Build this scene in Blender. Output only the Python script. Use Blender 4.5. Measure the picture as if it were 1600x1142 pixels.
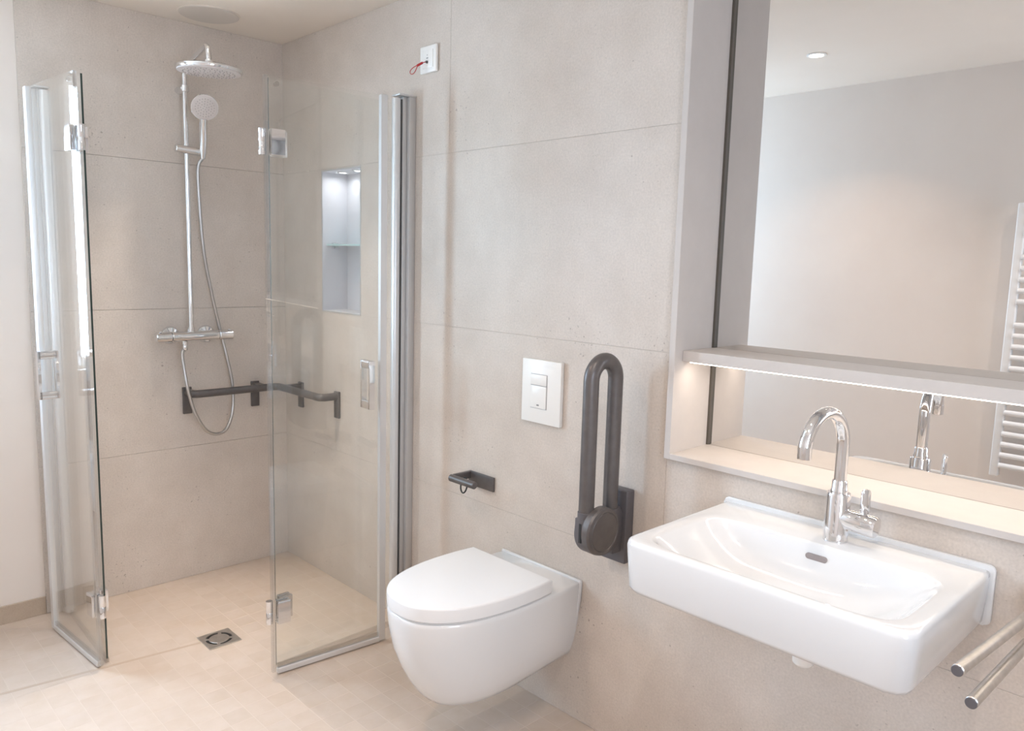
import bpy, bmesh, math, random
from mathutils import Vector, Matrix
PI = math.pi
for o in list(bpy.data.objects): bpy.data.objects.remove(o)
scene = bpy.context.scene
COL = scene.collection

# ------------------------------------------------------------------ camera
CAM = Vector((3.3414, -1.7472, 1.4202))
CR, CU, CF = Vector((0.692098, 0.721317, 0.026498)), Vector((-0.113034, 0.072052, 0.990975)), Vector((-0.712898, 0.688847, -0.131400))
FPX = 1210.66
cd = bpy.data.cameras.new('camera'); cam = bpy.data.objects.new('camera', cd); COL.objects.link(cam)
cd.sensor_width = 36; cd.lens = FPX / 1600 * 36; cd.clip_start = 0.02
cam.matrix_world = Matrix(((CR.x, CU.x, -CF.x, CAM.x), (CR.y, CU.y, -CF.y, CAM.y), (CR.z, CU.z, -CF.z, CAM.z), (0, 0, 0, 1)))
scene.camera = cam
def pix(P):
    v = Vector(P) - CAM; z = v.dot(CF)
    return (800 + FPX * v.dot(CR) / z, 571 - FPX * v.dot(CU) / z, z)

# ------------------------------------------------------------------ world, daylight, exposure
w = bpy.data.worlds.new('sky'); scene.world = w; w.use_nodes = True
w.node_tree.nodes['Background'].inputs[0].default_value = (0.75, 0.87, 1.0, 1)
w.node_tree.nodes['Background'].inputs[1].default_value = 1.0
scene.view_settings.view_transform = 'Standard'; scene.view_settings.look = 'None'
scene.cycles.transparent_max_bounces = 32; scene.cycles.max_bounces = 16; scene.view_settings.exposure = -0.07; scene.view_settings.gamma = 1; scene.view_settings.use_curve_mapping = False
H = 2.359            # ceiling
YL = -1.965          # wall opposite the mirror
XF = 4.2             # wall behind the camera
def area(name, loc, direction, sx, sy, power, color, shape='RECTANGLE', spread=180):
    l = bpy.data.lights.new(name, 'AREA'); l.shape = shape; l.size = sx; l.size_y = sy; l.energy = power; l.color = color
    l.spread = math.radians(spread)
    o = bpy.data.objects.new(name, l); COL.objects.link(o); o.location = loc
    o.rotation_euler = Vector(direction).to_track_quat('-Z', 'Y').to_euler()
    return o
WIN1 = (-1.66, -1.26, 0.95, 2.10)        # y0 y1 z0 z1 in the wall x = 0
WIN2 = (-1.75, -0.95, 0.90, 2.10)        # y0 y1 z0 z1 in the wall x = XF
area('daylight_window_1', (-0.17, (WIN1[0]+WIN1[1])/2, (WIN1[2]+WIN1[3])/2), (1, 0, 0), 0.40, 1.15, 92, (0.54, 0.76, 1.0))
area('daylight_window_2', (XF+0.17, (WIN2[0]+WIN2[1])/2, (WIN2[2]+WIN2[3])/2), (-1, 0, 0), 0.80, 1.20, 33, (0.70, 0.82, 1.0))

# ------------------------------------------------------------------ materials
def mat(name, color=(0.8, 0.8, 0.8), rough=0.5, metal=0.0, coat=0.0, spec=0.5):
    m = bpy.data.materials.new(name); m.use_nodes = True
    b = m.node_tree.nodes['Principled BSDF']
    b.inputs['Base Color'].default_value = (*color, 1); b.inputs['Roughness'].default_value = rough
    b.inputs['Metallic'].default_value = metal; b.inputs['Coat Weight'].default_value = coat
    b.inputs['Coat Roughness'].default_value = 0.04; b.inputs['Specular IOR Level'].default_value = spec
    return m
def nd(m, t, **k):
    n = m.node_tree.nodes.new(t)
    for a, v in k.items():
        if a.startswith('i_'): n.inputs[int(a[2:])].default_value = v
        else: setattr(n, a, v)
    return n
def lk(m, a, b): m.node_tree.links.new(a, b)
def noisy(m, c1, c2, scale, detail=6, bump=0.0, fine=0.0, rough_var=0.0, fine_scale=260):
    """world-space mottling between two colours with optional fine speckle and bump"""
    b = m.node_tree.nodes['Principled BSDF']
    g = nd(m, 'ShaderNodeNewGeometry')
    n1 = nd(m, 'ShaderNodeTexNoise'); n1.inputs['Scale'].default_value = scale; n1.inputs['Detail'].default_value = detail
    n1.inputs['Roughness'].default_value = 0.62
    lk(m, g.outputs['Position'], n1.inputs['Vector'])
    cr = nd(m, 'ShaderNodeValToRGB'); cr.color_ramp.elements[0].position = 0.32; cr.color_ramp.elements[1].position = 0.70
    cr.color_ramp.elements[0].color = (*c1, 1); cr.color_ramp.elements[1].color = (*c2, 1)
    lk(m, n1.outputs['Fac'], cr.inputs['Fac'])
    out = cr.outputs['Color']
    n2 = nd(m, 'ShaderNodeTexNoise'); n2.inputs['Scale'].default_value = fine_scale; n2.inputs['Detail'].default_value = 3
    lk(m, g.outputs['Position'], n2.inputs['Vector'])
    if fine:
        mr = nd(m, 'ShaderNodeMapRange'); mr.inputs['From Min'].default_value = 0.3; mr.inputs['From Max'].default_value = 0.7
        mr.inputs['To Min'].default_value = 1 - fine; mr.inputs['To Max'].default_value = 1 + fine
        lk(m, n2.outputs['Fac'], mr.inputs['Value'])
        mx = nd(m, 'ShaderNodeVectorMath', operation='SCALE'); lk(m, out, mx.inputs[0]); lk(m, mr.outputs['Result'], mx.inputs['Scale'])
        out = mx.outputs['Vector']
    lk(m, out, b.inputs['Base Color'])
    if bump:
        bp = nd(m, 'ShaderNodeBump'); bp.inputs['Strength'].default_value = bump; bp.inputs['Distance'].default_value = 0.002
        lk(m, n2.outputs['Fac'], bp.inputs['Height']); lk(m, bp.outputs['Normal'], b.inputs['Normal'])
    return m
def srgb(r, g, b):
    f = lambda c: (c/255/12.92) if c <= 10 else ((c/255+0.055)/1.055)**2.4
    return (f(r), f(g), f(b))
M = {}
M['wall_tile'] = noisy(mat('stone_wall_tile', rough=0.48), srgb(200, 188, 177), srgb(212, 201, 191), 5.0, 9, 0.12, 0.07, 0.0, 170)
# scattered dark pits in the stone look
def pits(m):
    b = m.node_tree.nodes['Principled BSDF']; src = b.inputs['Base Color'].links[0].from_socket
    g = nd(m, 'ShaderNodeNewGeometry'); n = nd(m, 'ShaderNodeTexNoise'); n.inputs['Scale'].default_value = 95; n.inputs['Detail'].default_value = 2
    n0 = nd(m, 'ShaderNodeTexNoise'); n0.inputs['Scale'].default_value = 4.5; n0.inputs['Detail'].default_value = 3
    lk(m, g.outputs['Position'], n.inputs['Vector']); lk(m, g.outputs['Position'], n0.inputs['Vector'])
    ad = nd(m, 'ShaderNodeMath', operation='MULTIPLY_ADD'); lk(m, n0.outputs['Fac'], ad.inputs[0]); ad.inputs[1].default_value = 0.35; lk(m, n.outputs['Fac'], ad.inputs[2])
    mr = nd(m, 'ShaderNodeMapRange'); mr.inputs['From Min'].default_value = 0.87; mr.inputs['From Max'].default_value = 0.95
    lk(m, ad.outputs['Value'], mr.inputs['Value'])
    mx = nd(m, 'ShaderNodeMix', data_type='RGBA'); mx.inputs['B'].default_value if False else None
    lk(m, mr.outputs['Result'], mx.inputs[0]); lk(m, src, mx.inputs[6]); mx.inputs[7].default_value = (*srgb(168, 156, 146), 1)
    lk(m, mx.outputs[2], b.inputs['Base Color'])
pits(M['wall_tile'])
M['grout'] = mat('grout', srgb(198, 188, 178), 0.9)
M['crease_shade'] = mat('floor_crease_shade', srgb(188, 168, 150), 0.7)
M['paint'] = noisy(mat('white_paint', rough=0.75), srgb(224, 213, 204), srgb(228, 218, 209), 3, 3, 0.03)
M['ceiling'] = noisy(mat('ceiling_paint', rough=0.85), srgb(228, 216, 203), srgb(231, 220, 208), 2, 3, 0.02)
T = 0.0745
def floor_material():
    m = mat('mosaic_floor_tile', rough=0.45); b = m.node_tree.nodes['Principled BSDF']
    g = nd(m, 'ShaderNodeNewGeometry')
    dv = nd(m, 'ShaderNodeVectorMath', operation='SCALE'); dv.inputs['Scale'].default_value = 1/T; lk(m, g.outputs['Position'], dv.inputs[0])
    fl = nd(m, 'ShaderNodeVectorMath', operation='FLOOR'); lk(m, dv.outputs['Vector'], fl.inputs[0])
    mu = nd(m, 'ShaderNodeVectorMath', operation='MULTIPLY'); mu.inputs[1].default_value = (1, 1, 0); lk(m, fl.outputs['Vector'], mu.inputs[0])
    wn = nd(m, 'ShaderNodeTexWhiteNoise', noise_dimensions='3D'); lk(m, mu.outputs['Vector'], wn.inputs['Vector'])
    n1 = nd(m, 'ShaderNodeTexNoise'); n1.inputs['Scale'].default_value = 11; n1.inputs['Detail'].default_value = 8; n1.inputs['Roughness'].default_value = 0.6
    of = nd(m, 'ShaderNodeVectorMath', operation='MULTIPLY_ADD'); lk(m, wn.outputs['Color'], of.inputs[0]); of.inputs[1].default_value = (1.4, 1.4, 1.4); lk(m, g.outputs['Position'], of.inputs[2])
    lk(m, of.outputs['Vector'], n1.inputs['Vector'])
    cr = nd(m, 'ShaderNodeValToRGB'); cr.color_ramp.elements[0].position = 0.3; cr.color_ramp.elements[1].position = 0.7
    cr.color_ramp.elements[0].color = (*srgb(195, 177, 160), 1); cr.color_ramp.elements[1].color = (*srgb(203, 187, 174), 1)
    lk(m, n1.outputs['Fac'], cr.inputs['Fac'])
    mr = nd(m, 'ShaderNodeMapRange'); mr.inputs['To Min'].default_value = 0.975; mr.inputs['To Max'].default_value = 1.015
    lk(m, wn.outputs['Value'], mr.inputs['Value'])
    mx = nd(m, 'ShaderNodeVectorMath', operation='SCALE'); lk(m, cr.outputs['Color'], mx.inputs[0]); lk(m, mr.outputs['Result'], mx.inputs['Scale'])
    lk(m, mx.outputs['Vector'], b.inputs['Base Color'])
    n2 = nd(m, 'ShaderNodeTexNoise'); n2.inputs['Scale'].default_value = 170; lk(m, g.outputs['Position'], n2.inputs['Vector'])
    bp = nd(m, 'ShaderNodeBump'); bp.inputs['Strength'].default_value = 0.08; bp.inputs['Distance'].default_value = 0.002
    lk(m, n2.outputs['Fac'], bp.inputs['Height']); lk(m, bp.outputs['Normal'], b.inputs['Normal'])
    return m
M['floor_tile'] = floor_material()
M['floor_grout'] = mat('floor_grout', srgb(208, 193, 180), 0.8)
M['base_tile'] = noisy(mat('baseboard_tile', rough=0.5), srgb(176, 158, 140), srgb(190, 174, 156), 8, 6, 0.05, 0.05)
M['porcelain'] = mat('white_porcelain', (0.73, 0.73, 0.73), 0.12, 0, 0.6)
M['lid'] = mat('white_seat_plastic', (0.79, 0.79, 0.79), 0.25, 0, 0.1)
M['chrome'] = mat('chrome', (0.82, 0.82, 0.83), 0.06, 1.0)
M['hose'] = mat('metal_hose', (0.55, 0.54, 0.53), 0.28, 1.0)
M['steel'] = noisy(mat('brushed_steel', (0.6, 0.58, 0.55), 0.32, 1.0), (0.55, 0.53, 0.5), (0.66, 0.63, 0.6), 60, 4)
M['alu'] = mat('satin_aluminium', (0.60, 0.59, 0.58), 0.45, 0.6)
M['alu_light'] = mat('bright_aluminium', (0.74, 0.74, 0.74), 0.36, 0.55)
M['anthracite'] = noisy(mat('anthracite_metal', rough=0.36, metal=0.35), srgb(96, 91, 90), srgb(104, 99, 97), 40, 3)
M['anthracite_plastic'] = mat('anthracite_plastic', srgb(92, 88, 90), 0.42)
M['gasket'] = mat('grey_gasket', srgb(84, 82, 80), 0.7)
M['rubber'] = mat('black_rubber', (0.02, 0.02, 0.02), 0.6)
M['plastic'] = mat('white_plastic', srgb(242, 240, 236), 0.3)
M['spray'] = noisy(mat('spray_face_plastic', rough=0.45), srgb(212, 203, 199), srgb(219, 211, 207), 30, 2)
M['nozzle'] = mat('grey_nozzle', srgb(150, 140, 135), 0.6)
M['laminate'] = noisy(mat('beige_laminate', rough=0.55), srgb(198, 190, 184), srgb(202, 194, 188), 14, 4, 0.02)
M['niche'] = mat('pale_niche_board', srgb(212, 212, 218), 0.5)
M['mirror'] = mat('mirror_silver', (0.81, 0.80, 0.785), 0.0, 1.0)
M['edge'] = mat('dark_mirror_edge', srgb(92, 86, 78), 0.5)
M['red'] = mat('red_cord', srgb(178, 40, 44), 0.4)
M['grey_print'] = mat('grey_print', srgb(140, 138, 138), 0.5)
M['slot'] = mat('overflow_slot', srgb(150, 140, 138), 0.5)
M['radiator'] = mat('white_radiator_enamel', (0.84, 0.83, 0.82), 0.3)
M['roundel'] = mat('ceiling_disc_plate', srgb(210, 200, 190), 0.6)
M['dark'] = mat('drain_dark', (0.012, 0.010, 0.009), 0.6)
M['gap'] = mat('button_gap_grey', srgb(170, 168, 172), 0.6)
def glass(name, tint, refl=1.0, ior=1.5):
    m = bpy.data.materials.new(name); m.use_nodes = True; nt = m.node_tree; nt.nodes.clear()
    o = nt.nodes.new('ShaderNodeOutputMaterial'); t = nt.nodes.new('ShaderNodeBsdfTransparent'); t.inputs[0].default_value = (*tint, 1)
    g = nt.nodes.new('ShaderNodeBsdfGlossy'); g.inputs['Roughness'].default_value = 0.0; g.inputs[0].default_value = (refl, refl, refl, 1)
    f = nt.nodes.new('ShaderNodeFresnel'); f.inputs[0].default_value = ior
    x = nt.nodes.new('ShaderNodeMixShader')
    ge = nt.nodes.new('ShaderNodeNewGeometry'); io = nt.nodes.new('ShaderNodeMapRange')   # a thin sheet reflects alike from both sides
    io.inputs['To Min'].default_value = ior; io.inputs['To Max'].default_value = 1/ior
    nt.links.new(ge.outputs['Backfacing'], io.inputs['Value']); nt.links.new(io.outputs['Result'], f.inputs[0])
    nt.links.new(f.outputs[0], x.inputs[0]); nt.links.new(t.outputs[0], x.inputs[1]); nt.links.new(g.outputs[0], x.inputs[2]); nt.links.new(x.outputs[0], o.inputs[0])
    return m
M['glass'] = glass('clear_shower_glass', (0.985, 0.99, 0.985))
M['pane'] = glass('window_glass', (0.99, 0.99, 0.99))
M['seal'] = glass('clear_plastic_seal', (0.86, 0.85, 0.84), 1.0, 1.6)
M['edge_strip'] = glass('frosted_edge_strip', (0.88, 0.88, 0.88), 1.0, 2.2)
M['glass_edge'] = mat('green_glass_edge', srgb(44, 58, 54), 0.15, 0, 0.3)
M['shelf_edge'] = mat('aqua_shelf_edge', srgb(186, 218, 220), 0.1)
def emit(name, color, strength):
    m = bpy.data.materials.new(name); m.use_nodes = True; b = m.node_tree.nodes['Principled BSDF']
    b.inputs['Base Color'].default_value = (0.8, 0.8, 0.8, 1); b.inputs['Emission Color'].default_value = (*color, 1); b.inputs['Emission Strength'].default_value = strength
    return m
M['led'] = emit('led_strip_light', (1.0, 0.88, 0.76), 5.5)
M['lamp'] = emit('downlight_lens', (1.0, 0.88, 0.74), 30)
M['niche_lamp'] = emit('niche_spot_lens', (1.0, 0.97, 0.93), 12)

# ------------------------------------------------------------------ mesh helpers
def link(name, bm, m, parent=None, smooth=40):
    me = bpy.data.meshes.new(name)
    bmesh.ops.recalc_face_normals(bm, faces=bm.faces[:])
    bm.to_mesh(me); bm.free()
    for x in (m if isinstance(m, (list, tuple)) else [m]): me.materials.append(M[x])
    if smooth:
        for p in me.polygons: p.use_smooth = True
        me.set_sharp_from_angle(angle=math.radians(smooth))
    o = bpy.data.objects.new(name, me); COL.objects.link(o)
    if parent is not None:
        o.parent = parent
        if parent.type == 'EMPTY': o.matrix_parent_inverse = Matrix.Translation(-Vector(parent.location))
    return o
def tag(o, label=None, cat=None, group=None, kind=None):
    if label: o['label'] = label
    if cat: o['category'] = cat
    if group: o['group'] = group
    if kind: o['kind'] = kind
    return o
def thing(name, loc, label, cat, group=None):
    o = bpy.data.objects.new(name, None); COL.objects.link(o); o.location = loc; o.empty_display_size = 0.05
    return tag(o, label, cat, group)
def box(bm, x0, x1, y0, y1, z0, z1, bevel=0.0, seg=2, mi=0):
    vs = [bm.verts.new((x, y, z)) for x in (x0, x1) for y in (y0, y1) for z in (z0, z1)]
    idx = [(0, 1, 3, 2), (4, 6, 7, 5), (0, 4, 5, 1), (2, 3, 7, 6), (0, 2, 6, 4), (1, 5, 7, 3)]
    fs = [bm.faces.new([vs[i] for i in q]) for q in idx]
    for f in fs: f.material_index = mi
    if bevel:
        es = list({e for f in fs for e in f.edges})
        bmesh.ops.bevel(bm, geom=es, offset=bevel, segments=seg, profile=0.5, affect='EDGES', clamp_overlap=True)
    return fs
def B(*a, **k):
    bm = bmesh.new(); box(bm, *a, **k); return bm
def frames(pts):
    pts = [Vector(p) for p in pts]; T_ = []
    for i in range(len(pts)):
        a = pts[max(0, i-1)]; b = pts[min(len(pts)-1, i+1)]; T_.append((b-a).normalized())
    up = Vector((0, 0, 1)) if abs(T_[0].z) < 0.9 else Vector((0, 1, 0))
    n = (up - T_[0]*up.dot(T_[0])).normalized(); out = []
    for i, t in enumerate(T_):
        n = (n - t*n.dot(t)).normalized(); out.append((pts[i], n, t.cross(n)))
    return out
def tube(bm, pts, r, n=16, cap=True, r2=None, mi=0, radii=None):
    fr = frames(pts); rings = []
    for i, (p, a, b) in enumerate(fr):
        rr = radii[i] if radii else r
        k = (r2/r) if r2 else 1
        rings.append([bm.verts.new(p + a*math.cos(2*PI*j/n)*rr + b*math.sin(2*PI*j/n)*rr*k) for j in range(n)])
    for i in range(len(rings)-1):
        for j in range(n):
            f = bm.faces.new((rings[i][j], rings[i][(j+1) % n], rings[i+1][(j+1) % n], rings[i+1][j])); f.material_index = mi
    if cap:
        bm.faces.new(rings[0][::-1]).material_index = mi; bm.faces.new(rings[-1]).material_index = mi
    return rings
def lathe(bm, prof, origin, axis=(0, 0, 1), n=32, mi=0):
    """prof: list of (radius, height along axis)"""
    ax = Vector(axis).normalized(); up = Vector((0, 0, 1)) if abs(ax.z) < 0.9 else Vector((1, 0, 0))
    a = (up - ax*up.dot(ax)).normalized(); b = ax.cross(a); o = Vector(origin); prev = None
    for r, h in prof:
        if r < 1e-6: ring = [bm.verts.new(o + ax*h)]
        else: ring = [bm.verts.new(o + ax*h + (a*math.cos(2*PI*j/n) + b*math.sin(2*PI*j/n))*r) for j in range(n)]
        if prev:
            for j in range(n):
                if len(ring) == 1 and len(prev) == 1: break
                if len(ring) == 1: f = bm.faces.new((prev[j], prev[(j+1) % n], ring[0]))
                elif len(prev) == 1: f = bm.faces.new((prev[0], ring[(j+1) % n], ring[j]))
                else: f = bm.faces.new((prev[j], prev[(j+1) % n], ring[(j+1) % n], ring[j]))
                f.material_index = mi
        prev = ring
def cyl(bm, p, q, r, n=24, bev=0.0015, mi=0):
    p, q = Vector(p), Vector(q); L = (q-p).length; bev = min(bev, r*0.4, L*0.4)
    lathe(bm, [(0, 0), (r-bev, 0), (r, bev), (r, L-bev), (r-bev, L), (0, L)], p, q-p, n, mi)
def fillet(pts, rad, n=8):
    pts = [Vector(p) for p in pts]; out = [pts[0]]
    for i in range(1, len(pts)-1):
        a, b, c = pts[i-1], pts[i], pts[i+1]; u = (a-b).normalized(); v = (c-b).normalized()
        ang = u.angle(v); d = min(rad/math.tan(ang/2), (a-b).length*0.49, (c-b).length*0.49); r = d*math.tan(ang/2)
        cen = b + (u+v).normalized()*(r/math.sin(ang/2)); s = b+u*d; e = b+v*d
        for k in range(n+1):
            t = k/n; th = (PI-ang)
            x = (s-cen); y = (e-cen)
            out.append(cen + (x*math.sin((1-t)*th) + y*math.sin(t*th))/math.sin(th))
    out.append(pts[-1]); return out
def spline(pts, per=8):
    P = [Vector(p) for p in pts]; P = [P[0]*2-P[1]] + P + [P[-1]*2-P[-2]]; out = []
    for i in range(1, len(P)-2):
        for k in range(per):
            t = k/per; a, b, c, d = P[i-1:i+3]
            out.append(0.5*((2*b) + (c-a)*t + (2*a-5*b+4*c-d)*t*t + (3*b-a-3*c+d)*t**3))
    out.append(P[-2]); return out
def prism(bm, poly, axis, a0, a1, bevel=0.0, seg=2, mi=0):
    """extrude a 2-D polygon along a world axis; poly coords are the other two axes in xyz order"""
    def P(u, v, a): return (a, u, v) if axis == 'x' else (u, a, v) if axis == 'y' else (u, v, a)
    lo = [bm.verts.new(P(u, v, a0)) for u, v in poly]; hi = [bm.verts.new(P(u, v, a1)) for u, v in poly]
    n = len(poly); fs = [bm.faces.new(lo[::-1]), bm.faces.new(hi)]
    caps = list(fs)
    for i in range(n): fs.append(bm.faces.new((lo[i], lo[(i+1) % n], hi[(i+1) % n], hi[i])))
    for f in fs: f.material_index = mi
    if bevel:
        es = list({e for f in caps for e in f.edges})
        bmesh.ops.bevel(bm, geom=es, offset=bevel, segments=seg, profile=0.5, affect='EDGES', clamp_overlap=True)
def rrect(x0, x1, y0, y1, r, n=6):
    out = []
    for cx, cy, a0 in ((x1-r, y1-r, 0), (x0+r, y1-r, PI/2), (x0+r, y0+r, PI), (x1-r, y0+r, 1.5*PI)):
        for k in range(n+1): a = a0+k/n*PI/2; out.append((cx+r*math.cos(a), cy+r*math.sin(a)))
    return out
def loft(bm, rings, close0=True, close1=True, mi=0):
    R = [[bm.verts.new(p) for p in r] for r in rings]; n = len(R[0])
    for i in range(len(R)-1):
        for j in range(n): bm.faces.new((R[i][j], R[i][(j+1) % n], R[i+1][(j+1) % n], R[i+1][j])).material_index = mi
    if close0: bm.faces.new(R[0][::-1])
    if close1: bm.faces.new(R[-1])
    return R
def slab_with_hole(name, axis, plane0, plane1, u0, u1, v0, v1, holes, m, parent=None):
    """wall slab cut into boxes around rectangular holes (u along the wall, v = z)"""
    us = sorted({u0, u1, *[h[0] for h in holes], *[h[1] for h in holes]}); vs = sorted({v0, v1, *[h[2] for h in holes], *[h[3] for h in holes]})
    bm = bmesh.new()
    for i in range(len(us)-1):
        for j in range(len(vs)-1):
            cu, cv = (us[i]+us[i+1])/2, (vs[j]+vs[j+1])/2
            if any(h[0] < cu < h[1] and h[2] < cv < h[3] for h in holes): continue
            if axis == 'x': box(bm, plane0, plane1, us[i], us[i+1], vs[j], vs[j+1])
            else: box(bm, us[i], us[i+1], plane0, plane1, vs[j], vs[j+1])
    bmesh.ops.remove_doubles(bm, verts=bm.verts[:], dist=1e-5)
    inner = [f for f in bm.faces if len([g for g in bm.faces if g is not f and {v.index for v in g.verts} == {v.index for v in f.verts}])] if False else []
    return tag(link(name, bm, m, parent, smooth=0), kind='structure')

# ------------------------------------------------------------------ structure
TT = 0.009   # wall tile thickness
NX0, NX1, NZ0, NZ1 = 0.337, 0.636, 1.192, 1.785            # shower niche
MX0, MX1, MZ0, MZ1 = 2.152, 3.45, 0.904, 2.26              # mirror niche
TY = -1.035                                                # end of the tiled part of the back wall
wall_back = slab_with_hole('wall_back', 'x', -0.16, -TT, YL-0.1, 0.30, -0.05, H, [WIN1], 'paint')
wall_right = slab_with_hole('wall_right', 'y', 0.0012, 0.30, -TT, XF, -0.05, H, [(NX0, NX1, NZ0, NZ1), (MX0, MX1, MZ0, MZ1)], 'grout')
wall_left = tag(link('wall_left', B(-0.16, XF+0.1, YL-0.1, YL, -0.05, H), 'paint', smooth=0), kind='structure')
wall_front = slab_with_hole('wall_front', 'x', XF, XF+0.16, YL, 0.30, -0.05, H, [WIN2], 'paint')
ceiling = tag(link('ceiling', B(-0.16, XF+0.16, YL-0.1, 0.30, H, H+0.08), 'ceiling', smooth=0), kind='structure')
floor = tag(link('floor', B(-0.16, XF+0.16, YL-0.1, 0.30, -0.08, -0.0003), 'floor_grout', smooth=0), kind='structure')

# wall tiles: 1.2 x 0.6 m slabs, joints 2 mm
G = 0.0006
def wall_tile(parent, axis, u0, u1, z0, z1):
    bm = bmesh.new()
    if axis == 'x': box(bm, -TT-0.0005, 0, u0+G, u1-G, z0+G, z1-G, 0.0002, 1)
    else: box(bm, u0+G, u1-G, 0, TT+0.0005, z0+G, z1-G, 0.0002, 1)
    return link('tile', bm, 'wall_tile', parent, smooth=0)
ZR = [0.0, 0.591, 1.191, 1.791, H]
for j in range(4): wall_tile(wall_back, 'x', TY, 0.009, ZR[j], ZR[j+1])
for j in range(4):
    XS = [0.0, 1.191, 2.16, 3.45, XF] if j == 3 else [0.0, 3.45, XF]
    for i in range(len(XS)-1):
        x0, x1, z0, z1 = XS[i], XS[i+1], ZR[j], ZR[j+1]
        if i == 0 and j == 2:
            wall_tile(wall_right, 'y', 0, NX0, z0, z1); wall_tile(wall_right, 'y', NX1, MX0, z0, z1); wall_tile(wall_right, 'y', NX0, NX1, NZ1, z1); continue
        if x1 <= MX0 or x0 >= MX1: wall_tile(wall_right, 'y', x0, x1, z0, z1); continue
        if z1 <= MZ0: wall_tile(wall_right, 'y', x0, x1, z0, z1); continue
        if x0 < MX0: wall_tile(wall_right, 'y', x0, MX0, z0, z1); x0 = MX0
        if z0 < MZ0: wall_tile(wall_right, 'y', x0, x1, z0, MZ0)
        if z1 > MZ1: wall_tile(wall_right, 'y', x0, x1, MZ1, z1)
# white wall part stands 9 mm back of the tile face; tile edge trim and baseboards
tag(link('baseboard_back', B(-TT, 0.001, YL, TY-0.001, 0, 0.070, bevel=0.0008, seg=1), 'base_tile', smooth=0), kind='structure')
tag(link('baseboard_left', B(0.002, XF, YL, YL+0.010, 0, 0.070, bevel=0.0008, seg=1), 'base_tile', smooth=0), kind='structure')

# floor mosaic, 300 nearest visible tiles as single parts
bmt = bmesh.new(); box(bmt, -T/2+0.0008, T/2-0.0008, -T/2+0.0008, T/2-0.0008, -0.006, 0.0, 0.0002, 1)
tile_me = bpy.data.meshes.new('tile'); bmt.to_mesh(tile_me); bmt.free(); tile_me.materials.append(M['floor_tile'])
vis, rest = [], []
for i in range(int(XF/T)+1):
    for j in range(int(-YL/T)+1):
        cx, cy = (i+0.5)*T, -(j+0.5)*T
        if cx > XF+T/2 or cy < YL-T/2: continue
        px, py, dz = pix((cx, cy, 0))
        hid = cx > 1.35 and cy > -0.40 and cx < 1.75 and pix((cx, cy, 0))[1] < 1075
        if dz > 0 and -15 < px < 1615 and py < 1160 and not hid: vis.append((dz, cx, cy))
        else: rest.append((cx, cy))
vis.sort()
for dz, cx, cy in vis[:300]:
    o = bpy.data.objects.new('tile', tile_me); COL.objects.link(o); o.location = (cx, cy, 0); o.parent = floor
rest += [(a, b) for _, a, b in vis[300:]]
bm = bmesh.new()
for cx, cy in rest:
    box(bm, cx-T/2+0.0007, cx+T/2-0.0007, cy-T/2+0.0007, cy+T/2-0.0007, -0.006, 0.0)
tag(link('mosaic_tiles', bm, 'floor_tile', floor, smooth=0), 'beige mosaic floor tiles', kind='stuff')
# darker strip paints the shade in the floor crease running to the drain
bm = bmesh.new(); a, b = Vector((0.515, -1.50, 0)), Vector((0.622, -0.68, 0)); s = Vector((0.006, -0.0008, 0))
prism(bm, [((a-s).x, (a-s).y), ((a+s).x, (a+s).y), ((b+s).x, (b+s).y), ((b-s).x, (b-s).y)], 'z', -0.003, 0.0006)
link('crease_shade', bm, 'crease_shade', floor, smooth=0)

def window(name, x_in, x_out, W):
    y0, y1, z0, z1 = W; f = 0.045; xm = (x_in*0.45+x_out*0.55); d = 0.03
    bm = bmesh.new()
    for a in ((y0, y0+f, z0, z1), (y1-f, y1, z0, z1), (y0+f, y1-f, z0, z0+f), (y0+f, y1-f, z1-f, z1)): box(bm, xm-d, xm+d, *a, bevel=0.003)
    w_ = tag(link(name, bm, 'paint'), kind='structure')
    link('pane', B(xm-0.004, xm+0.004, y0+f, y1-f, z0+f, z1-f), 'pane', w_, smooth=0)
window('window_1', -TT, -0.16, WIN1); window('window_2', XF, XF+0.16, WIN2)

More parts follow.
